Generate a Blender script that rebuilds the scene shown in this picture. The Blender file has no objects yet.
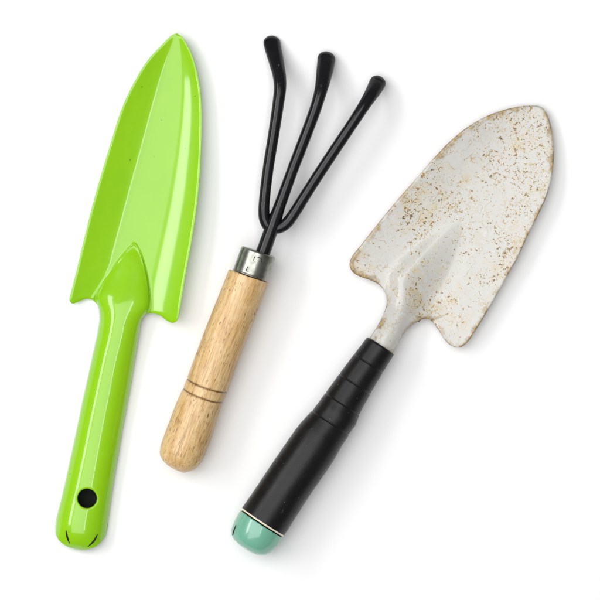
import bpy, bmesh, math, random
from mathutils import Vector, Matrix
from mathutils.kdtree import KDTree
from mathutils.geometry import delaunay_2d_cdt

S = 0.0006                      # metres per unit of the drawing grid (600 units = 0.36 m)
scene = bpy.context.scene
col = scene.collection

# ------------------------------------------------------------------ helpers
def W(x, y, z=0.0):
    return Vector(((x-300)*S, (300-y)*S, z*S))

def sstep(a, b, x):
    t = min(1.0, max(0.0, (x-a)/(b-a)))
    return t*t*(3-2*t)

def interp(tab, x):
    if x <= tab[0][0]: return tab[0][1]
    for (a, p), (b, q) in zip(tab, tab[1:]):
        if x <= b:
            return p if b == a else p+(q-p)*(x-a)/(b-a)
    return tab[-1][1]

def catmull(pts, step=1.5, closed=False):
    """smooth curve through points of any dimension, resampled about every `step`"""
    n = len(pts); out = []
    segs = n if closed else n-1
    for i in range(segs):
        if closed:
            p0, p1, p2, p3 = (pts[(i+k-1) % n] for k in range(4))
        else:
            p0, p1, p2, p3 = pts[max(i-1, 0)], pts[i], pts[i+1], pts[min(i+2, n-1)]
        L = math.dist(p1[:2], p2[:2])
        m = max(1, int(round(L/step)))
        # centripetal style tangents
        d0 = max(math.dist(p0, p1), 1e-6)**.5; d1 = max(math.dist(p1, p2), 1e-6)**.5; d2 = max(math.dist(p2, p3), 1e-6)**.5
        for k in range(m):
            t = k/m
            q = []
            for a, b, c, d in zip(p0, p1, p2, p3):
                m1 = (c-b) if p0 is p1 else ((b-a)/d0-(c-a)/(d0+d1)+(c-b)/d1)*d1
                m2 = (c-b) if p2 is p3 else ((c-b)/d1-(d-b)/(d1+d2)+(d-c)/d2)*d1
                t2, t3 = t*t, t*t*t
                q.append((2*t3-3*t2+1)*b+(t3-2*t2+t)*m1+(-2*t3+3*t2)*c+(t3-t2)*m2)
            out.append(tuple(q))
    if not closed: out.append(tuple(pts[-1]))
    return out

def inside(poly, x, y):
    c = False; j = len(poly)-1
    for i in range(len(poly)):
        xi, yi = poly[i]; xj, yj = poly[j]
        if (yi > y) != (yj > y) and x < (xj-xi)*(y-yi)/(yj-yi)+xi: c = not c
        j = i
    return c

class DistField:
    """distance to an outline, from points laid densely along it"""
    def __init__(self, poly, closed=True):
        pts = []
        for i in range(len(poly) if closed else len(poly)-1):
            (ax, ay), (bx, by) = poly[i], poly[(i+1) % len(poly)]
            m = max(1, int(math.hypot(bx-ax, by-ay)/0.1))
            pts += [(ax+(bx-ax)*k/m, ay+(by-ay)*k/m, 0) for k in range(m)]
        self.kd = KDTree(len(pts))
        for i, p in enumerate(pts): self.kd.insert(p, i)
        self.kd.balance()
    def __call__(self, x, y):
        return self.kd.find((x, y, 0))[2]

class Frame:
    """a tool's own axis in the drawing: s runs from the tip to the handle's end, n to the right of it"""
    def __init__(self, p, q):
        l = math.dist(p, q); self.p = p
        self.a = ((q[0]-p[0])/l, (q[1]-p[1])/l); self.n = (self.a[1], -self.a[0])
        self.len = l
    def sn(self, x, y):
        dx, dy = x-self.p[0], y-self.p[1]
        return dx*self.a[0]+dy*self.a[1], dx*self.n[0]+dy*self.n[1]
    def xy(self, s, n):
        return self.p[0]+s*self.a[0]+n*self.n[0], self.p[1]+s*self.a[1]+n*self.n[1]

def new_root(name, label, cat, frame):
    o = bpy.data.objects.new(name, None); col.objects.link(o)
    o.empty_display_size = 0.02
    s = frame.len*0.5
    x, y = frame.xy(s, 0)
    o.location = W(x, y, 0)
    # local +Y of the tool points towards its working end
    o.rotation_euler = (0, 0, math.atan2(frame.a[1], -frame.a[0])-math.pi/2)
    o['label'] = label; o['category'] = cat
    o['_mw'] = 0
    del o['_mw']
    return o

def root_inv(o):
    return (Matrix.Translation(o.location) @ o.rotation_euler.to_matrix().to_4x4()).inverted()

def link(name, verts, faces, mat, parent, root, smooth=True, attrs=None, label=None):
    """verts are world positions; they are stored in the tool's own space"""
    inv = root_inv(root)
    me = bpy.data.meshes.new(name)
    me.from_pydata([inv @ Vector(v) for v in verts], [], faces)
    me.update()
    if smooth:
        for p in me.polygons: p.use_smooth = True
    for an, vals in (attrs or {}).items():
        a = me.attributes.new(an, 'FLOAT', 'POINT')
        a.data.foreach_set('value', vals)
    me.materials.append(mat)
    o = bpy.data.objects.new(name, me); col.objects.link(o)
    o.parent = parent
    if label: o['label'] = label
    return o

def sheet(name, poly, zf, mat, parent, root, grid=1.4, thick=1.7, rings=(0.3, 0.9, 1.8, 2.9), holes=(), edgefield=None):
    """pressed sheet metal: fills an outline with a fine mesh, lifts it by zf and gives it thickness"""
    df = DistField(poly)
    pts = list(poly); edges = [(i, (i+1) % len(poly)) for i in range(len(poly))]
    for (hx, hy, hr) in holes:
        b = len(pts); m = 48
        for k in range(m): pts.append((hx+hr*math.cos(k*2*math.pi/m), hy+hr*math.sin(k*2*math.pi/m)))
        edges += [(b+k, b+(k+1) % m) for k in range(m)]
        for e in (0.5, 1.1, 2.0, 3.0):
            for k in range(m): pts.append((hx+(hr+e)*math.cos(k*2*math.pi/m), hy+(hr+e)*math.sin(k*2*math.pi/m)))
    n = len(poly)
    area = sum(poly[i][0]*poly[(i+1) % n][1]-poly[(i+1) % n][0]*poly[i][1] for i in range(n))
    sg = 1 if area > 0 else -1
    for r in rings:
        for i in range(n):
            ax, ay = poly[i-1]; bx, by = poly[(i+1) % n]
            dx, dy = bx-ax, by-ay; l = math.hypot(dx, dy) or 1
            x, y = poly[i][0]-sg*dy/l*r, poly[i][1]+sg*dx/l*r
            if inside(poly, x, y) and df(x, y) > r*0.85 and all(math.hypot(x-h[0], y-h[1]) > h[2]+3.4 for h in holes): pts.append((x, y))
    x0 = min(p[0] for p in poly); x1 = max(p[0] for p in poly); y0 = min(p[1] for p in poly); y1 = max(p[1] for p in poly)
    rm = rings[-1]+grid*0.6
    row = 0; y = y0
    while y < y1:
        x = x0+(grid/2 if row % 2 else 0)
        while x < x1:
            if inside(poly, x, y) and df(x, y) > rm and all(math.hypot(x-h[0], y-h[1]) > h[2]+3.6 for h in holes): pts.append((x, y))
            x += grid
        y += grid*0.866; row += 1
    v, e, f, *_ = delaunay_2d_cdt([Vector(p) for p in pts], edges, [], 0, 1e-5)
    faces = []
    for t in f:
        cx = sum(v[i].x for i in t)/3; cy = sum(v[i].y for i in t)/3
        if inside(poly, cx, cy) and all(math.hypot(cx-h[0], cy-h[1]) > h[2]*0.995 for h in holes): faces.append(tuple(t))
    verts = []; edge = []
    ef = edgefield or df
    for p in v:
        d = ef(p.x, p.y)
        verts.append(W(p.x, p.y, zf(p.x, p.y, d))); edge.append(d)
    # faces up
    fs = []
    for t in faces:
        a, b, c = (verts[i] for i in t)
        fs.append(t if (b-a).cross(c-a).z > 0 else t[::-1])
    o = link(name, verts, fs, mat, parent, root, attrs={'rim_distance': edge})
    m = o.modifiers.new('thickness', 'SOLIDIFY'); m.thickness = thick*S; m.offset = -1; m.use_rim = True
    return o

def tube(name, rings, mat, parent, root, seg=72, attrs=None, label=None, close=(True, True), radial=None):
    """rings: (centre, side vector, up vector) in drawing units, world xyz with y down-drawing converted here"""
    verts = []; faces = []; av = {k: [] for k in (attrs or {})}
    for ri, (c, u, w, *_) in enumerate(rings):
        for k in range(seg):
            a = 2*math.pi*k/seg
            f = radial(ri, a) if radial else 1.0
            p = c+(u*math.cos(a)+w*math.sin(a))*f
            verts.append(p)
            for an, fn in (attrs or {}).items(): av[an].append(fn(ri, a))
    for r in range(len(rings)-1):
        for k in range(seg):
            k2 = (k+1) % seg
            faces.append((r*seg+k, r*seg+k2, (r+1)*seg+k2, (r+1)*seg+k))
    if close[0]: faces.append(tuple(range(seg))[::-1])
    if close[1]: faces.append(tuple((len(rings)-1)*seg+k for k in range(seg)))
    me_o = link(name, verts, faces, mat, parent, root, attrs=av, label=label)
    bm = bmesh.new(); bm.from_mesh(me_o.data); bmesh.ops.recalc_face_normals(bm, faces=bm.faces); bm.to_mesh(me_o.data); bm.free()
    return me_o

def axis_rings(frame, prof, zfun, flat=1.0, extra=None):
    """prof: list (s, n_centre, half_width); zfun(s) height of the axis (units). Rings stand square to the inclined axis"""
    out = []
    for i, (s, c, w) in enumerate(prof):
        x, y = frame.xy(s, c)
        ds = 1.0
        xa, ya = frame.xy(s-ds, c); xb, yb = frame.xy(s+ds, c)
        t = (W(xb, yb, zfun(s+ds))-W(xa, ya, zfun(s-ds))).normalized()
        x2, y2 = frame.xy(s, c+1)
        N = (W(x2, y2)-W(x, y)).normalized()
        U = t.cross(N).normalized()
        if U.z < 0: U = -U
        out.append((W(x, y, zfun(s)), N*(w*S), U*(w*flat*S)))
    return out

def sweep(name, path, mat, parent, root, seg=28, label=None, attrs=None, step=1.2, roundends=(True, True)):
    """path: (x, y, z, r[, flatten]) swept as a rod with rounded ends"""
    P = catmull([tuple(p) if len(p) == 5 else tuple(p)+(1.0,) for p in path], step)
    pos = [W(p[0], p[1], p[2]) for p in P]
    rings = []
    N = None
    for i, p in enumerate(P):
        t = (pos[min(i+1, len(P)-1)]-pos[max(i-1, 0)]).normalized()
        if N is None: N = Vector((0, 0, 1)).cross(t).normalized() if abs(t.z) < .99 else Vector((1, 0, 0))
        N = (N-t*N.dot(t)).normalized()
        U = t.cross(N)
        rings.append((pos[i], N*(p[3]*S), U*(p[3]*p[4]*S), t, p[3]))
    def dome(r, sgn):
        c, u, w, t, rad = r; o = []
        for k in range(1, 9):
            a = k/8*math.pi/2*0.985
            o.append((c+t*(sgn*rad*S*0.95*math.sin(a)), u*math.cos(a), w*math.cos(a)))
        return o
    if roundends[0]: rings = dome(rings[0], -1)[::-1]+rings
    if roundends[1]: rings = rings+dome(rings[-1], 1)
    return tube(name, rings, mat, parent, root, seg, attrs, label)

# ------------------------------------------------------------------ node shorthand
class NT:
    def __init__(self, name):
        self.m = bpy.data.materials.new(name); self.m.use_nodes = True
        self.t = self.m.node_tree; self.n = self.t.nodes; self.l = self.t.links
        self.b = self.n['Principled BSDF']
    def put(self, sock, v):
        if isinstance(v, bpy.types.NodeSocket): self.l.new(v, sock)
        elif isinstance(v, (int, float)) or sock.type != 'RGBA': sock.default_value = v
        else: sock.default_value = (*v, 1) if len(v) == 3 else v
    def node(self, typ, ins=None, out=0, **kw):
        n = self.n.new(typ)
        for k, v in kw.items(): setattr(n, k, v)
        for k, v in (ins or {}).items(): self.put(n.inputs[k], v)
        return n.outputs[out]
    def coords(self, scale=(1, 1, 1)):
        o = self.node('ShaderNodeTexCoord', out='Object')
        k = 1/S
        return self.node('ShaderNodeMapping', {'Vector': o, 'Scale': (k*scale[0], k*scale[1], k*scale[2])})
    def noise(self, vec, scale, detail=3, rough=.55, dist=0, out='Fac'):
        return self.node('ShaderNodeTexNoise', {'Vector': vec, 'Scale': scale, 'Detail': detail, 'Roughness': rough, 'Distortion': dist}, out)
    def math(self, op, a, b=0.0, c=0.0, clamp=False):
        n = self.n.new('ShaderNodeMath'); n.operation = op; n.use_clamp = clamp
        self.put(n.inputs[0], a); self.put(n.inputs[1], b)
        if len(n.inputs) > 2: self.put(n.inputs[2], c)
        return n.outputs[0]
    def step(self, v, a, b):
        return self.node('ShaderNodeMapRange', {'Value': v, 'From Min': a, 'From Max': b, 'To Min': 0.0, 'To Max': 1.0}, interpolation_type='SMOOTHSTEP')
    def mix(self, f, a, b, mode='MIX'):
        n = self.n.new('ShaderNodeMix'); n.data_type = 'RGBA'; n.blend_type = mode
        self.put(n.inputs[0], f); self.put(n.inputs[6], a); self.put(n.inputs[7], b)
        return n.outputs[2]
    def warp(self, vec, scale, amt):
        nz = self.noise(vec, scale, 2, out='Color')
        v = self.node('ShaderNodeVectorMath', {0: nz, 1: (.5, .5, .5)}, operation='SUBTRACT')
        v = self.node('ShaderNodeVectorMath', {0: v, 1: (amt, amt, amt)}, operation='MULTIPLY')
        return self.node('ShaderNodeVectorMath', {0: vec, 1: v}, operation='ADD')
    def attr(self, name):
        return self.node('ShaderNodeAttribute', out='Fac', attribute_name=name)
    def bump(self, h, strength, dist):
        self.put(self.b.inputs['Normal'], self.node('ShaderNodeBump', {'Height': h, 'Strength': strength, 'Distance': dist*S}))
    def set(self, **kw):
        names = dict(color='Base Color', rough='Roughness', metal='Metallic', coat='Coat Weight', coatrough='Coat Roughness', spec='Specular IOR Level')
        for k, v in kw.items(): self.put(self.b.inputs[names[k]], v)
        return self.m
    def dots(self, vec, cell, keep, rmin, rmax, soft=.06, seedoff=(0, 0, 0)):
        """scattered specks: returns mask and a random value per speck; keep may be a field 0..1"""
        v = self.node('ShaderNodeVectorMath', {0: vec, 1: seedoff}, operation='ADD')
        n = self.n.new('ShaderNodeTexVoronoi'); n.voronoi_dimensions = '2D'
        self.put(n.inputs['Vector'], v); n.inputs['Scale'].default_value = 1/cell
        sep = self.node('ShaderNodeSeparateColor', {'Color': n.outputs['Color']}, 0)
        sepn = sep.node
        r = self.math('MULTIPLY_ADD', self.math('POWER', sepn.outputs[1], 2.0), rmax-rmin, rmin)
        on = self.math('LESS_THAN', sepn.outputs[0], keep)
        d = self.math('SUBTRACT', r, n.outputs['Distance'])
        mk = self.node('ShaderNodeMapRange', {'Value': d, 'From Min': -soft, 'From Max': soft}, interpolation_type='SMOOTHSTEP')
        return self.math('MULTIPLY', mk, on), sepn.outputs[2]

# ------------------------------------------------------------------ materials
def m_green():
    t = NT('green_enamel'); c = t.coords()
    a = t.noise(c, 0.02, 3)
    base = t.mix(a, (0.24, 0.565, 0.0), (0.30, 0.62, 0.0))
    sp, r = t.dots(t.warp(c, .3, 2.0), 26, .18, .01, .03, .02)
    base = t.mix(t.math('MULTIPLY', sp, .7), base, (0.06, 0.13, 0.01))
    orange = t.noise(c, 0.16, 2)
    low = t.noise(c, 0.030, 2)
    t.bump(t.math('MULTIPLY_ADD', low, 9.0, orange), 0.10, 1.0)
    sc = t.noise(t.coords((1, .05, 1)), 0.9, 3)
    rough = t.math('MULTIPLY_ADD', sc, .12, .30)
    return t.set(color=base, rough=rough, coat=.9, coatrough=0.095, spec=.2)

def m_dark(name, colr, rough):
    t = NT(name); c = t.coords()
    n = t.noise(c, .4, 3)
    return t.set(color=t.mix(n, colr, tuple(x*1.5 for x in colr)), rough=rough)

def m_black_rod():
    t = NT('black_lacquer'); c = t.coords()
    n = t.noise(c, .12, 4, .65)
    st = t.noise(t.coords((1, .12, 1)), .8, 4)
    col_ = t.mix(st, (0.003, 0.003, 0.0035), (0.010, 0.010, 0.012))
    rough = t.math('MULTIPLY_ADD', n, .30, .06)
    wear = t.math('MULTIPLY', t.step(t.noise(t.coords((1, .22, 1)), .5, 4, .7), .60, .70), t.step(t.noise(c, .035, 2), .50, .62))
    col_ = t.mix(t.math('MULTIPLY', wear, .7), col_, (0.10, 0.10, 0.105))
    t.bump(t.noise(c, .25, 3), .07, 1.0)
    return t.set(color=col_, rough=rough, spec=.35)

def m_wood():
    t = NT('ash_wood'); c = t.coords()
    g = t.coords((1, .07, 1)); gw = t.warp(g, .12, 3.0)
    broad = t.noise(gw, .16, 4, .6)
    fine = t.noise(gw, .55, 5, .7)
    ramp = t.node('ShaderNodeValToRGB', {'Fac': broad})
    cr = ramp.node.color_ramp
    cr.elements[0].position = .28; cr.elements[0].color = (0.57, 0.325, 0.105, 1)
    cr.elements[1].position = .72; cr.elements[1].color = (0.86, 0.63, 0.33, 1)
    e = cr.elements.new(.5); e.color = (0.72, 0.47, 0.20, 1)
    base = t.mix(t.math('MULTIPLY', t.step(fine, .48, .70), .75), ramp, (0.44, 0.23, 0.07))
    hair = t.noise(t.warp(t.coords((1, .035, 1)), .2, 1.5), 1.1, 4, .7)
    base = t.mix(t.math('MULTIPLY', t.step(hair, .52, .68), .75), base, (0.42, 0.22, 0.07))
    base = t.mix(t.math('MULTIPLY', t.step(hair, .48, .30), .55), base, (0.90, 0.72, 0.46))
    # a mottled tone
    base = t.mix(t.math('MULTIPLY', t.step(t.noise(c, .06, 3), .45, .7), .30), base, (0.84, 0.62, 0.36))
    # short dark pores along the grain
    pv = t.warp(t.coords((1, .22, 1)), .5, 1.2)
    clus = t.math('MULTIPLY', t.step(t.noise(c, .05, 2), .34, .58), .95)
    p1, r1 = t.dots(pv, 2.2, clus, .05, .28, .10)
    p2, r2 = t.dots(t.warp(t.coords((1, .4, 1)), .8, 1.5), 9.0, t.math('MULTIPLY', clus, .5), .03, .10, .04, (31, 17, 0))
    base = t.mix(t.math('MULTIPLY', p1, .55), base, (0.25, 0.10, 0.02))
    base = t.mix(t.math('MULTIPLY', p2, .80), base, (0.20, 0.075, 0.02))
    # the long crack near the butt and the two burnt grooves
    base = t.mix(t.math('MULTIPLY', t.attr('burn'), .95), base, (0.13, 0.05, 0.013))
    base = t.mix(t.math('MULTIPLY', t.attr('crack'), .8), base, (0.25, 0.10, 0.03))
    h = t.math('SUBTRACT', t.math('MULTIPLY', fine, .5), t.math('ADD', p1, p2))
    tick = t.noise(t.warp(t.coords((1, .16, 1)), .5, 1.0), 1.15, 3, .6)
    base = t.mix(t.math('MULTIPLY', t.step(tick, .58, .68), .55), base, (0.28, 0.12, 0.03))
    t.bump(h, .22, 1.2)
    return t.set(color=base, rough=.42, coat=.25, coatrough=.25)

def m_steel():
    t = NT('ferrule_steel'); c = t.coords((.05, 1, .05))
    n = t.noise(c, .8, 4)
    d = t.noise(t.coords(), .15, 4)
    base = t.mix(t.step(d, .4, .75), (0.33, 0.335, 0.305), (0.20, 0.20, 0.17))
    t.bump(n, .04, .6)
    return t.set(color=base, metal=1.0, rough=t.math('MULTIPLY_ADD', d, .22, .20))

def m_white():
    t = NT('worn_white_paint'); c = t.coords(); cw = t.warp(c, .25, 2.2)
    rim = t.attr('rim_distance')
    big = t.noise(c, .022, 4, .6); mid = t.noise(c, .09, 5, .65); fin = t.noise(c, .35, 4, .7)
    base = t.mix(mid, (0.52, 0.515, 0.475), (0.645, 0.64, 0.60))
    # yellowish stains in patches
    st = t.math('MULTIPLY', t.step(big, .46, .68), t.step(mid, .42, .66))
    base = t.mix(t.math('MULTIPLY', st, .7), base, (0.58, 0.47, 0.27))
    # wispy scratches: thin level lines of a warped noise
    w1 = t.noise(t.warp(c, .07, 9), .085, 2, .5)
    l1 = t.math('ABSOLUTE', t.math('SUBTRACT', w1, .5))
    wis = t.math('MULTIPLY', t.math('SUBTRACT', 1.0, t.step(l1, .0, .016)), t.step(t.noise(c, .11, 3), .46, .58))
    base = t.mix(t.math('MULTIPLY', wis, .8), base, (0.42, 0.27, 0.085))
    w2 = t.noise(t.warp(c, .05, 12), .13, 2, .5)
    l2 = t.math('ABSOLUTE', t.math('SUBTRACT', w2, .47))
    wis2 = t.math('MULTIPLY', t.math('SUBTRACT', 1.0, t.step(l2, .0, .016)), t.step(t.noise(c, .08, 3), .46, .62))
    base = t.mix(t.math('MULTIPLY', wis2, .5), base, (0.80, 0.79, 0.76))
    w3 = t.noise(t.warp(c, .06, 10), .20, 2, .5)
    l3 = t.math('ABSOLUTE', t.math('SUBTRACT', w3, .52))
    wis3 = t.math('MULTIPLY', t.math('SUBTRACT', 1.0, t.step(l3, .0, .02)), t.step(t.noise(t.warp(c, .2, 2), .07, 3), .50, .60))
    base = t.mix(t.math('MULTIPLY', wis3, .45), base, (0.50, 0.31, 0.12))
    # rust specks in clusters, heavier towards the point
    ly = t.node('ShaderNodeSeparateXYZ', {'Vector': c}, 1)
    up = t.step(ly, 10.0, 190.0)
    cl = t.math('MULTIPLY', t.step(t.math('MULTIPLY_ADD', up, .10, t.noise(c, .026, 4, .65)), .49, .63), t.step(ly, -35.0, 60.0))
    n1 = t.noise(t.warp(c, .5, 1.6), .30, 2, .6); n2 = t.noise(t.warp(c, .5, 1.6), .48, 2, .6)
    th = t.math('MULTIPLY_ADD', cl, -.100, .716)
    s1 = t.step(t.math('SUBTRACT', n1, th), -.006, .022)
    s2 = t.step(t.math('SUBTRACT', n2, th), -.006, .022)
    tint = t.noise(c, .21, 3, .6)
    gold = t.mix(t.step(tint, .38, .62), (0.28, 0.145, 0.008), (0.50, 0.315, 0.025))
    dark = t.mix(t.step(tint, .40, .60), (0.05, 0.026, 0.008), (0.25, 0.12, 0.008))
    base = t.mix(t.math('MULTIPLY', t.step(t.math('SUBTRACT', n1, th), -.085, .0), .45), base, (0.58, 0.41, 0.15))
    base = t.mix(t.math('MULTIPLY', s2, .88), base, gold)
    base = t.mix(t.math('MULTIPLY', s1, .92), base, dark)
    d1 = t.math('MULTIPLY', s2, .6); d2 = s1
    # rust creeping in from the rim
    rn = t.math('MULTIPLY_ADD', t.noise(c, .10, 5, .7), 19.0, -5.4)
    rm = t.step(t.math('SUBTRACT', rn, rim), -2.2, 3.2)
    rcol = t.mix(t.step(fin, .35, .65), (0.17, 0.095, 0.025), (0.50, 0.33, 0.10))
    rm = t.math('MULTIPLY', rm, t.step(t.noise(c, .055, 4), .40, .58))
    base = t.mix(t.math('MULTIPLY', rm, .85), base, rcol)
    thin = t.math('MULTIPLY', t.math('SUBTRACT', 1.0, t.step(rim, .2, 1.1)), t.step(t.noise(c, .07, 3), .36, .62))
    base = t.mix(thin, base, (0.20, 0.145, 0.075))
    h = t.math('SUBTRACT', t.math('MULTIPLY', mid, .5), t.math('ADD', d2, d1))
    t.bump(h, .16, 1.0)
    return t.set(color=base, rough=t.math('MULTIPLY_ADD', mid, .3, .22), coat=.4, coatrough=.2)

def m_grip():
    t = NT('black_grip'); c = t.coords()
    n = t.noise(c, .08, 4, .6)
    base = t.mix(n, (0.004, 0.004, 0.004), (0.009, 0.009, 0.009))
    sc = t.noise(t.coords((1, .18, 1)), .35, 5, .7)
    sm = t.math('MULTIPLY', t.step(sc, .62, .72), t.step(t.noise(c, .03, 2), .52, .66))
    d, r = t.dots(t.warp(c, .5, 2), 5.5, t.math('MULTIPLY', t.step(t.noise(c, .030, 2), .46, .58), .5), .02, .07, .035)
    base = t.mix(t.math('MULTIPLY', sm, .55), base, (0.075, 0.075, 0.075))
    base = t.mix(t.math('MULTIPLY', d, .55), base, (0.25, 0.25, 0.24))
    t.bump(t.math('ADD', t.math('MULTIPLY_ADD', n, .6, t.math('MULTIPLY', t.noise(c, .8, 4, .7), .5)), t.math('MULTIPLY', sc, .5)), .16, 1.4)
    return t.set(color=base, rough=t.math('MULTIPLY_ADD', n, .22, .22), spec=.26)

def m_mint():
    t = NT('mint_plastic'); c = t.coords()
    n = t.noise(c, .06, 3)
    base = t.mix(n, (0.145, 0.40, 0.28), (0.18, 0.45, 0.325))
    d, r = t.dots(t.warp(c, .5, 2), 7, .15, .02, .08, .04)
    base = t.mix(t.math('MULTIPLY', d, .4), base, (0.07, 0.20, 0.14))
    t.bump(t.noise(c, .2, 3), .05, 1.0)
    return t.set(color=base, rough=.26, coat=.6, coatrough=.08)

def m_ground():
    t = NT('white_paper'); c = t.coords()
    n = t.noise(c, .6, 4)
    t.bump(n, .02, .3)
    return t.set(color=t.mix(n, (0.90, 0.90, 0.90), (0.915, 0.915, 0.915)), rough=.75, spec=.2)

GREEN = m_green(); ROD = m_black_rod(); WOOD = m_wood(); STEEL = m_steel(); WHITE = m_white(); GRIP = m_grip(); MINT = m_mint()
BLACK = m_dark('hollow_shade_black', (0.0015, 0.003, 0.0015), .9)
INK = m_dark('dark_line', (0.002, 0.002, 0.002), .7)
TIP = m_dark('black_dip_coating', (0.004, 0.004, 0.0045), .33)
t_ = NT('cream_ring'); RING = t_.set(color=t_.mix(t_.noise(t_.coords(), .12, 3), (0.86, 0.80, 0.68), (0.75, 0.62, 0.42)), rough=.25, coat=.6)

# ------------------------------------------------------------------ the surface
g = bpy.data.meshes.new('ground')
R_ = 4.0
g.from_pydata([(-R_, -R_, 0), (R_, -R_, 0), (R_, R_, 0), (-R_, R_, 0)], [], [(0, 1, 2, 3)])
g.materials.append(m_ground())
go = bpy.data.objects.new('ground', g); col.objects.link(go); go['kind'] = 'structure'

# ------------------------------------------------------------------ green trowel
FG = Frame((177.3, 34), (81, 549.5))
left_g = [(177.3, 34.3), (172, 36.3), (162.7, 45.3), (148, 61.3), (134.7, 82.7), (122.7, 108), (110.7, 145.3), (100.3, 180), (93, 206),
          (84.7, 239.3), (76.7, 272.7), (71.3, 294), (70, 300), (72.7, 303.5), (78, 302), (86, 298.8), (92.7, 299.6)]
right_g = [(147.3, 313.7), (154, 313.4), (160.7, 315.5), (167.3, 320.4), (173.2, 322.8), (177.7, 320.4), (180.1, 311.3), (186, 276.7),
           (192.7, 239.3), (198, 202), (200.7, 170), (202.1, 134.7), (202.1, 110.7), (200.5, 89.3), (196.5, 69.3), (190.7, 52), (182.7, 37.6)]
vee = [(92.7, 299.6), (94.5, 296.5), (104, 282), (115, 265), (124.5, 253.3), (131.2, 246), (134.2, 243.8), (137.2, 247), (142, 257), (147.3, 277), (150, 297), (150.4, 309), (147.3, 313.7)]
hand_r = [(147.3, 313.7), (143.6, 317), (141.3, 322), (140, 330), (136.5, 352), (131, 386), (126.7, 409), (122.7, 430), (116, 469.3), (112, 495), (109, 515), (107, 530), (104, 538), (96.5, 545.3), (86, 549)]
hand_l = [(76, 548.7), (67, 545.3), (58.9, 538.5), (55.7, 530), (56.3, 520), (60, 504), (64, 488), (73.3, 445.3), (82.7, 400), (90.5, 365), (98.2, 330), (100, 316), (98.2, 306), (92.7, 299.6)]
L_, V_, R2_ = catmull(left_g, 1.5), catmull(vee, 1.5), catmull(right_g, 1.5)
blade_poly = L_[:-1]+V_[:-1]+R2_
H_ = catmull(hand_r+hand_l, 1.5)
handle_poly = V_[:-1]+H_[:-1]
outer_g = DistField(L_[:-1]+catmull((hand_r+hand_l)[::-1], 1.5)[:-1]+R2_)
vee_d = DistField(V_, closed=False)

tabL = sorted(FG.sn(*p) for p in catmull(left_g[:12], 3)); tabR = sorted(FG.sn(*p) for p in catmull(right_g[5:], 3))
vL = sorted([FG.sn(*p) for p in catmull(vee[1:7], 2)][:-1]+[FG.sn(*p) for p in hand_l if p[1] > 300 and p[1] < 535])
vR = sorted([FG.sn(*p) for p in catmull(vee[7:12], 2)]+[FG.sn(*p) for p in hand_r if p[1] > 314 and p[1] < 535])
apex_s, apex_n = FG.sn(134.5, 244.4)

def smooth_tab(tab, sig=6.0):
    a, b = int(tab[0][0]), int(tab[-1][0])+1
    raw = [interp(tab, x) for x in range(a, b+1)]
    k = [math.exp(-(i/sig)**2/2) for i in range(-18, 19)]; t = sum(k)
    return [(a+i, sum(k[j+18]*raw[min(max(i+j, 0), len(raw)-1)] for j in range(-18, 19))/t) for i in range(len(raw))]
vLs, vRs = smooth_tab(vL, 5), smooth_tab(vR, 5)
Hgs = smooth_tab([(apex_s-6, 0), (apex_s, 0.6), (apex_s+64, 19.2), (apex_s+85, 19.5), (420, 19.6), (600, 20.0)], 5)
def g_base(n, s):
    c = -1.0-16.5*s/219
    wl = max(1.5, c-interp(tabL, min(s, 262))); wr = max(1.5, interp(tabR, min(s, 283))-c)
    if n >= c:
        t = (n-c)/wr
        return wr*(0.05*t+0.25*t**2.2)
    t = (c-n)/wl
    # a narrow rounded valley, then a plane rising to the left
    r = 0.30
    lin = 0.5*t*t/r if t < r else t-r/2
    return wl*(0.22*lin+0.06*t*t)

def g_z(x, y, d=None):
    s, n = FG.sn(x, y)
    z = 2.2+g_base(n, s)*(1-sstep(262, 345, s))
    if s < 95: z += (95-s)**2/820
    if s > apex_s-2:
        kk = sstep(apex_s+28, apex_s+50, s)
        l, r = interp(vL, s)*(1-kk)+interp(vLs, s)*kk, interp(vR, s)*(1-kk)+interp(vRs, s)*kk
        if s < apex_s+6: l, r = min(l, apex_n-1), max(r, apex_n+1)
        c, h = (l+r)/2, max((r-l)/2, .5)
        v = max(-1, min(1, (n-c)/h))
        Hs = interp(Hgs, s)*sstep(apex_s-4, apex_s+14, s)
        p = 0.36+(0.5-0.36)*sstep(apex_s+25, apex_s+105, s)
        tail = math.sqrt(max(0.0, 1-(max(0, s-498)/27.5)**2.4)) if s > 498 else 1
        tail = max(tail, .04)
        rd = 0.20*(1-sstep(apex_s+30, apex_s+95, s))
        z += Hs*tail*((1-rd)*max(0, 1-v*v)**p+rd*(1-math.sqrt(v*v+.004)))
    if s < 300:
        q = vee_d(x, y)
        if q < 3: z += 1.1*math.exp(-(q/1.15)**2)
    do = outer_g(x, y) if d is None else d
    if s < 300 and do < 2.4: z -= 0.9*(1-do/2.4)**2
    return z

HOLE = (88.3, 497.3, 9.6)
def g_handle_z(x, y, d):
    z = g_z(x, y, d)
    e = math.hypot(x-HOLE[0], y-HOLE[1])-HOLE[2]
    if e < 2.2: z -= 1.1*(1-max(e, 0)/2.2)**2
    return z

green = new_root('garden_trowel', 'shiny lime green metal trowel with pointed blade and a hole in its handle', 'trowel', FG)
sheet('blade', blade_poly, g_z, GREEN, green, green, edgefield=outer_g)
gh = sheet('handle', handle_poly, g_handle_z, GREEN, green, green, grid=1.3, rings=(0.12, 0.4, 0.9, 1.6, 2.6), holes=(HOLE,), edgefield=outer_g)
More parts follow.
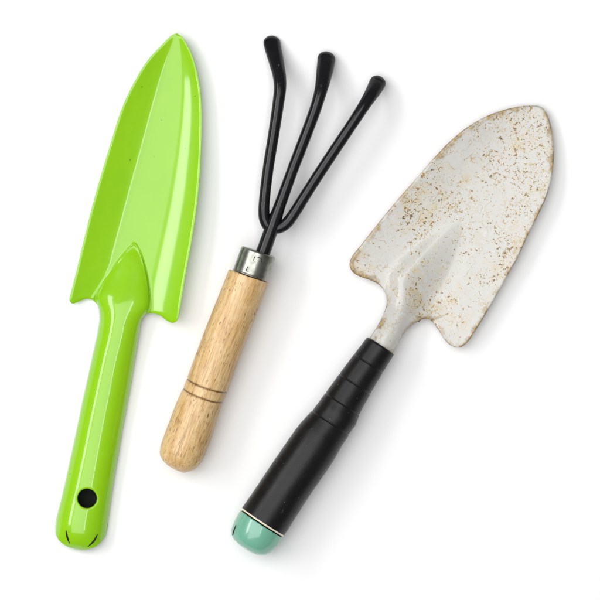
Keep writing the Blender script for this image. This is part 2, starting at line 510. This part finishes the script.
# black cup added under the hanging hole: painted shade of the handle's inside
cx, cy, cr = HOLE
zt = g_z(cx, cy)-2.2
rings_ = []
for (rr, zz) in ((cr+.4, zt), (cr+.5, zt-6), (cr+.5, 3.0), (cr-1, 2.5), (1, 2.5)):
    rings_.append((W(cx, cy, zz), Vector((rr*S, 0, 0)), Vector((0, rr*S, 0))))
cup = tube('hang_hole_shade', rings_, BLACK, gh, green, 48, close=(False, True), label='round hanging hole, its inner shade painted black')
for pts in ([(67.2, 529.5), (67.9, 533.5), (68.8, 537.5), (70.4, 542)], [(98.0, 533.6), (96.2, 537.4), (93.2, 541.4), (89.0, 545.2)]):
    k = len(pts)
    path = [(x, y, g_z(x, y)-0.15, (0.55, 1.0, 1.0, .45)[i]) for i, (x, y) in enumerate(pts)]
    sweep('slot', path, INK, gh, green, 12, label='short black slot at the rounded end')

# ------------------------------------------------------------------ wooden handled cultivator
FC = Frame((325, 58), (181, 471.5))
wl_ = [(228.6, 271.5), (223, 286), (209.3, 320), (198, 349.5), (188.3, 376), (184.6, 385.5), (178, 400), (169.3, 422.7), (163.3, 439), (161, 447), (160.8, 453.3), (165.3, 461.3), (174.7, 468), (184, 471.3)]
wr_ = [(268.6, 284), (263, 298), (254.7, 320), (244.5, 346), (235.3, 371), (227.8, 391.5), (223.4, 401.5), (214.7, 429.3), (208, 448), (202.7, 460), (194.7, 468.8), (186, 471.4)]
def prof_from(frame, l, r, s0, s1, step=0.8, tail=None):
    a = sorted(frame.sn(*p) for p in catmull(l, .7)); b = sorted(frame.sn(*p) for p in catmull(r, .7))
    ss = []; s = s0
    while s < s1-6: ss.append(s); s += step
    k = 26
    for i in range(k+1): ss.append(s+(s1-s)*math.sin(i/k*math.pi/2))
    out = []
    for s in ss:
        nl, nr = interp(a, s), interp(b, s)
        out.append((s, (nl+nr)/2, max((nr-nl)/2, .3)))
    return out
PITCH = 0.03
tail_s = FC.sn(184, 471.4)[0]
def cz(s): return 21.5+(tail_s-s)*PITCH
s_top = FC.sn(249, 276)[0]
cprof = prof_from(FC, wl_, wr_, s_top+.2, tail_s-.3, .6)
cprof[0] = (cprof[0][0], cprof[0][1], 20.3)
gA = FC.sn(207.6, 384.6)[0]; gB = FC.sn(204.2, 394.6)[0]
def groove_bow(a): return 2.6*math.sin(a)-.3
def groove_cut(ri, a):
    s = cprof[ri][0]
    if abs(s-gA) > 20: return 1.0
    return 1-1.0/22*max(math.exp(-((s-g0-groove_bow(a))/1.0)**2) for g0 in (gA, gB))
# rounded butt: smooth the last stretch into a dome
def burn(ri, a):
    s = cprof[ri][0]
    b = max(math.exp(-((s-gA-groove_bow(a))/.72)**2), math.exp(-((s-gB-groove_bow(a)-.3*math.sin(a*2))/.72)**2))
    return min(1.0, 1.5*b*(.85+.15*math.sin(a*5+s)))
def crack(ri, a):
    s = cprof[ri][0]; f = (s-(tail_s-52))/48
    if f < 0 or f > 1: return 0.0
    a0 = math.pi/2+0.16
    return max(0, 1-abs(a-a0)/.05)*min(1, f*4, (1-f)*4)
cult = new_root('hand_cultivator', 'three pronged black hand cultivator with pale wooden handle and steel ferrule', 'hand rake', FC)
tube('handle', axis_rings(FC, cprof, cz), WOOD, cult, cult, 140, attrs={'burn': burn, 'crack': crack}, radial=groove_cut)
# ferrule
f0 = FC.sn(258.6, 251.6)[0]; f1 = FC.sn(250.8, 275.6)[0]
cn0 = FC.sn(258.6, 253)[1]; cn1 = FC.sn(251, 275)[1]
fprof = [(f0+1.4, cn0, 7.0), (f0+.5, cn0, 13), (f0+.1, cn0, 15.4), (f0, cn0, 16.2), (f0+.4, cn0, 17.1), (f0+1.3, cn0, 17.6)]
k = 14
for i in range(k+1):
    f = i/k; s = f0+2.2+(f1-f0-3.0)*f
    fprof.append((s, cn0+(cn1-cn0)*f, 17.75+.55*f))
fprof += [(f1-.3, cn1, 18.7), (f1+.3, cn1, 18.6), (f1+.5, cn1, 18.0), (f1+.4, cn1, 16)]
fer = tube('ferrule', axis_rings(FC, fprof, cz), STEEL, cult, cult, 96)
def on_ferrule(x, y):
    s, n = FC.sn(x, y); f = (s-f0)/(f1-f0); r = 17.85+.5*f; c = cn0+(cn1-cn0)*f
    h = math.sqrt(max(0, r*r-(n-c)**2))
    return (x, y, cz(s)+h+.12)
for st, rr in (([(255.3, 257.4), (254.6, 259.0), (253.9, 260.8)], .32), ([(258.0, 258.4), (259.6, 258.1), (261.2, 258.9), (262.2, 260.6), (261.8, 262.2)], .34),
               ([(248.1, 267.4), (247.4, 269.2), (246.6, 270.8), (249.0, 271.8)], .34)):
    sweep('stamped_mark', [(*on_ferrule(*p), rr) for p in st], INK, fer, cult, 10, step=.4)
# rod and tines
zb = cz(FC.sn(274, 222)[0])+1
ZT = zb+1
shaft = [(259.5, 263, cz(FC.sn(259.5, 263)[0]), 7.3), (263.3, 252.9, cz(FC.sn(263, 253)[0]), 7.3), (268.8, 237.5, zb-1.2, 7.1), (274, 223, zb, 6.9), (278.5, 210.5, zb+.3, 6.1), (284, 195, ZT, 5.3)]
sweep('shaft', shaft, ROD, cult, cult, 40)
ZT = zb+1
tine_paths = [
    [(273.5, 231, zb-1.5, 5.0), (268.3, 226.5, zb-.6, 5.6), (264.9, 219.5, zb, 5.7), (264.2, 210, ZT, 5.6), (265.6, 192.7, ZT, 5.5), (268.4, 170, ZT+.5, 5.5), (274, 135, ZT+.5, 5.6),
     (278.6, 104, ZT-.5, 5.9), (280.2, 90, ZT-2.5, 6.2, .95), (279.6, 78, ZT-7, 6.7, .85), (276.4, 62.5, ZT-16, 7.7, .72), (273.4, 50, ZT-23, 8.4, .62), (272, 43.2, ZT-26.5, 8.6, .55)],
    [(273.6, 224, zb, 6.4), (277.8, 212, zb+.3, 6.0), (284, 195, ZT, 5.8), (293, 170, ZT, 5.7), (304.5, 140, ZT+.5, 5.8), (315, 111.5, ZT, 5.9), (319.4, 97, ZT-1.5, 6.2, .95),
     (322.3, 85, ZT-6, 7.1, .85), (324.6, 72, ZT-14, 8.4, .7), (326, 63, ZT-20, 8.9, .62), (326.4, 59.6, ZT-22, 9.0, .55)],
    [(274.5, 229.5, zb-1.5, 5.0), (280, 228.3, zb-.8, 5.6), (287, 223.6, zb, 5.8), (295.5, 212, ZT, 5.7), (304.6, 197.3, ZT, 5.6), (320, 173.2, ZT+.4, 5.6), (338, 146, ZT+.5, 5.6), (357, 117.5, ZT-.5, 5.7),
     (364, 106.5, ZT-2.5, 6.1, .95), (369.6, 97.5, ZT-7, 6.9, .85), (374, 90, ZT-13, 7.8, .7), (376.6, 85.2, ZT-17, 8.2, .6), (377.6, 83.2, ZT-18.5, 8.2, .55)]]
for p in tine_paths: sweep('tine', p, ROD, cult, cult, 32)

# ------------------------------------------------------------------ white trowel
FW = Frame((543.5, 109.5), (254.5, 551.5))
lw = [(536, 106.2), (521.8, 106.6), (507.7, 109.3), (487.8, 116), (470.8, 125.2), (453.8, 138), (434, 157.8), (417, 177.6), (400, 196.8), (377.5, 224), (360.5, 245.6), (351.6, 257.2), (349.3, 264.5), (352, 271.6), (359, 276.3),
      (369, 279.9), (379, 284.9), (385, 293), (386.4, 303.4), (382, 316.2), (375.2, 328.5), (367, 341), (362, 349)]
rw = [(387, 364), (391.8, 354.5), (397.8, 342.5), (405.5, 330.6), (414.3, 323.4), (422.8, 318.9), (429, 319.2), (437, 328.6), (445.5, 341), (452.6, 346.4), (459.7, 347), (465.8, 343), (473.8, 331.8), (485.2, 313.3), (496.5, 293.5), (506.6, 275.5),
      (516.2, 258.6), (526, 237.3), (536, 217.5), (544.5, 199), (549.8, 182), (552.3, 166.5), (553, 149.5), (551.6, 132.5), (547.3, 117), (543, 109.3)]
white_poly = catmull(lw[:-1], 1.5)+catmull([lw[-2], lw[-1]], 1.5)[1:]+catmull(rw, 1.5)+catmull([rw[-1], (540, 107.3), lw[0]], 1.2)[1:-1]
wL = sorted(FW.sn(*p) for p in catmull(lw[:13], 3)); wR = sorted(FW.sn(*p) for p in catmull(rw[10:], 3))
sl = [FW.sn(*p) for p in lw[18:]]; sr = [FW.sn(*p) for p in rw[:5]]
hL = sorted([(118, -7), (137, -15), (160, -26), (182, -35), (205, -42), (222, -44), (234, -36)]+sl)
hR = sorted([(118, -4), (137, 5), (160, 18), (182, 28), (205, 34), (220, 33), (230, 28)]+sr)
HWS = smooth_tab([(100, 0), (138, 0), (156, 1.2), (174, 3.4), (190, 6), (207, 8.8), (225, 11.2), (250, 12.8), (310, 13.0)], 9)
def w_z(x, y, d):
    s, n = FW.sn(x, y)
    wl = -interp(wL, min(s, 230)); wr = interp(wR, min(s, 235))
    t = n/(wr if n > 0 else wl) if min(wr, wl) > 1 else 0
    t = max(-1.2, min(1.2, t))
    amp = 7.0*sstep(-10, 90, s)
    z = 10.0+amp*t*t*(1-sstep(225, 262, s))+2.5*math.sin(min(max(s, 0)/240, 1)*math.pi)*0.4
    z += 11*sstep(228, 292, s)
    l, r = interp(hL, s), interp(hR, s)
    c, h = (l+r)/2, max((r-l)/2, .6)
    v = max(-1, min(1, (n-c)/h))
    Hs = interp(HWS, s)
    Hs *= sstep(112, 150, s)
    k = sstep(212, 268, s)
    vp = -0.52*(1-k)
    u = (v-vp)/(1-vp) if v > vp else (vp-v)/(1+vp)
    u = min(1, abs(u))
    if v > vp:      # falls into a shallow fold, then climbs slowly to the right
        asym = 1-1.30*sstep(0, .75, u)+.30*sstep(.5, 1.0, u)
    else:
        asym = 0.5+0.5*math.cos(math.pi*u)
    z += Hs*(asym*(1-k)+k*math.sqrt(max(0, 1-v*v)))
    if s < 245 and d < 2.2: z -= 1.0*(1-d/2.2)**2
    return z
white = new_root('garden_trowel', 'worn white trowel with rust specks, black ridged grip and mint green end cap', 'trowel', FW)
sheet('blade', white_poly, w_z, WHITE, white, white, grid=1.35, thick=1.8)

gl = [(366, 337.7), (355.5, 351.5), (345.2, 365), (336, 377.5), (326.2, 391), (318.5, 401.5), (311.6, 410.4), (306, 416.2), (300.8, 421.8), (292.3, 433), (283, 446.5), (273, 461), (263, 476), (253, 491), (243.4, 504.8)]
gr = [(394, 353.6), (387, 364.5), (379.5, 376.8), (373, 387.8), (367, 398.6), (360.8, 410), (357.6, 417.5), (355, 424.5), (351, 430), (347, 436), (339, 449.5), (331, 463), (319, 480.5), (307, 498), (295, 517), (283.6, 535)]
cl_ = [(243, 505.2), (237.5, 514), (234, 521), (231.6, 529), (233.2, 536.2), (238, 541.4), (244.2, 546.8)]
cr_ = [(283.6, 535), (278.5, 543.6), (272, 550), (266, 553.2), (259, 553.4), (252.5, 551.2), (245, 547.3)]
g_s0 = FW.sn(380.5, 345.5)[0]; g_s1 = FW.sn(263.4, 520.2)[0]
def wz(s):
    f = (s-g_s0)/(g_s1-g_s0)
    return 23.5+3.5*f
gp = prof_from(FW, gl, gr, g_s0, g_s1, .5)
grooves = [FW.sn(368.8, 363.5)[0], FW.sn(354.5, 383.5)[0], FW.sn(341, 402.5)[0], FW.sn(329, 421)[0]]
gs = []
for (s, c, w) in gp:
    for i, q in enumerate(grooves):
        w -= .7*math.exp(-((s-q)/.6)**2)
        # every wrap stands a little proud just past its edge
        if q < s < q+12: w += (.10, .10, .20, .30)[i]*(1-(s-q)/12)
    gs.append((s, c, w))
s0 = gs[0][0]; c0 = gs[0][1]; w0 = gs[0][2]
top = [(s0+1.5, c0, 5), (s0+.2, c0, 12), (s0-.3, c0, w0-2.4), (s0-.1, c0, w0-1.1), (s0+.6, c0, w0-.3)]
body = top+[g_ for g_ in gs if g_[0] > s0+1.2]
body += [(g_s1+.2, gs[-1][1], gs[-1][2]-1.6), (g_s1+3.2, gs[-1][1], gs[-1][2]-1.7), (g_s1+3.3, gs[-1][1], 5)]
tube('grip', axis_rings(FW, body, wz), GRIP, white, white, 110)
cE, wE = gs[-1][1], gs[-1][2]
rg = [(g_s1-.8, cE, wE-3), (g_s1-.6, cE, wE-.2), (g_s1-.2, cE, wE+.15), (g_s1+.9, cE, wE+.15), (g_s1+1.3, cE, wE-.3), (g_s1+1.4, cE, wE-3)]
tube('collar', axis_rings(FW, rg, wz), RING, white, white, 110, label='thin cream ring between grip and cap')
c_s1 = FW.sn(244.6, 547.1)[0]
cp = prof_from(FW, cl_, cr_, g_s1+2.6, c_s1-.05, .5)
cp = [(g_s1+2.9, cE, wE-3), (g_s1+2.55, cE, wE-1.2), (g_s1+2.6, cE, wE-.5)]+cp[1:]
cap = tube('end_cap', axis_rings(FW, cp, wz), MINT, white, white, 110)
def on_cap(x, y):
    s, n = FW.sn(x, y)
    i = min(range(len(cp)), key=lambda k: abs(cp[k][0]-s)); r = cp[i][2]
    return (x, y, wz(s)+math.sqrt(max(0, r*r-(n-cp[i][1])**2)))
sweep('slot', [(*on_cap(*p), r) for p, r in (((236.6, 523), .5), ((235.3, 526.5), .75), ((234, 530), .75), ((233.3, 532.5), .4))], INK, cap, white, 12, step=.5)

# ------------------------------------------------------------------ light
world = bpy.data.worlds.new('World'); scene.world = world; world.use_nodes = True
nt = world.node_tree; bg = nt.nodes['Background']
tc = nt.nodes.new('ShaderNodeTexCoord'); sx = nt.nodes.new('ShaderNodeSeparateXYZ'); rp = nt.nodes.new('ShaderNodeValToRGB')
nt.links.new(tc.outputs['Generated'], sx.inputs[0]); nt.links.new(sx.outputs['Z'], rp.inputs[0]); nt.links.new(rp.outputs[0], bg.inputs['Color'])
rp.color_ramp.elements[0].position = 0.0; rp.color_ramp.elements[0].color = (.15, .15, .15, 1)
rp.color_ramp.elements[1].position = 0.95; rp.color_ramp.elements[1].color = (.26, .26, .26, 1)
e = rp.color_ramp.elements.new(.45); e.color = (.15, .15, .15, 1)
bg.inputs['Strength'].default_value = 1.0

def softbox(name, loc, target, sx_, sy_, radiance):
    l = bpy.data.lights.new(name, 'AREA'); l.shape = 'RECTANGLE'; l.size = sx_; l.size_y = sy_
    l.energy = radiance*math.pi*sx_*sy_
    o = bpy.data.objects.new(name, l); col.objects.link(o); o.location = loc
    z = (Vector(loc)-Vector(target)).normalized(); y = (Vector((0, 1, 0))-z*z.y).normalized(); x = y.cross(z)
    o.rotation_euler = Matrix((x, y, z)).transposed().to_euler()
    return o
softbox('overhead_softbox', (-1.20, .1, 3.9), (-1.20, .1, 0), 3.5, 4.2, 2.8)
softbox('key_strip', (-3.07, 1.2, 3.0), (0, 0, 0), .78, 3.0, 8.2)
softbox('edge_strip', (.60, .3, 3.8), (0, 0, 0), .13, 3.2, 11.0)

# ------------------------------------------------------------------ camera
cam = bpy.data.cameras.new('camera'); co = bpy.data.objects.new('camera', cam); col.objects.link(co)
co.location = (0, 0, 2.2); co.rotation_euler = (0, 0, 0)
cam.sensor_width = 36; cam.lens = 36*2.2/(600*S)
cam.clip_start = .05; cam.clip_end = 50
scene.camera = co
scene.view_settings.view_transform = 'Standard'; scene.view_settings.look = 'None'
scene.view_settings.exposure = 0.11; scene.view_settings.gamma = 1
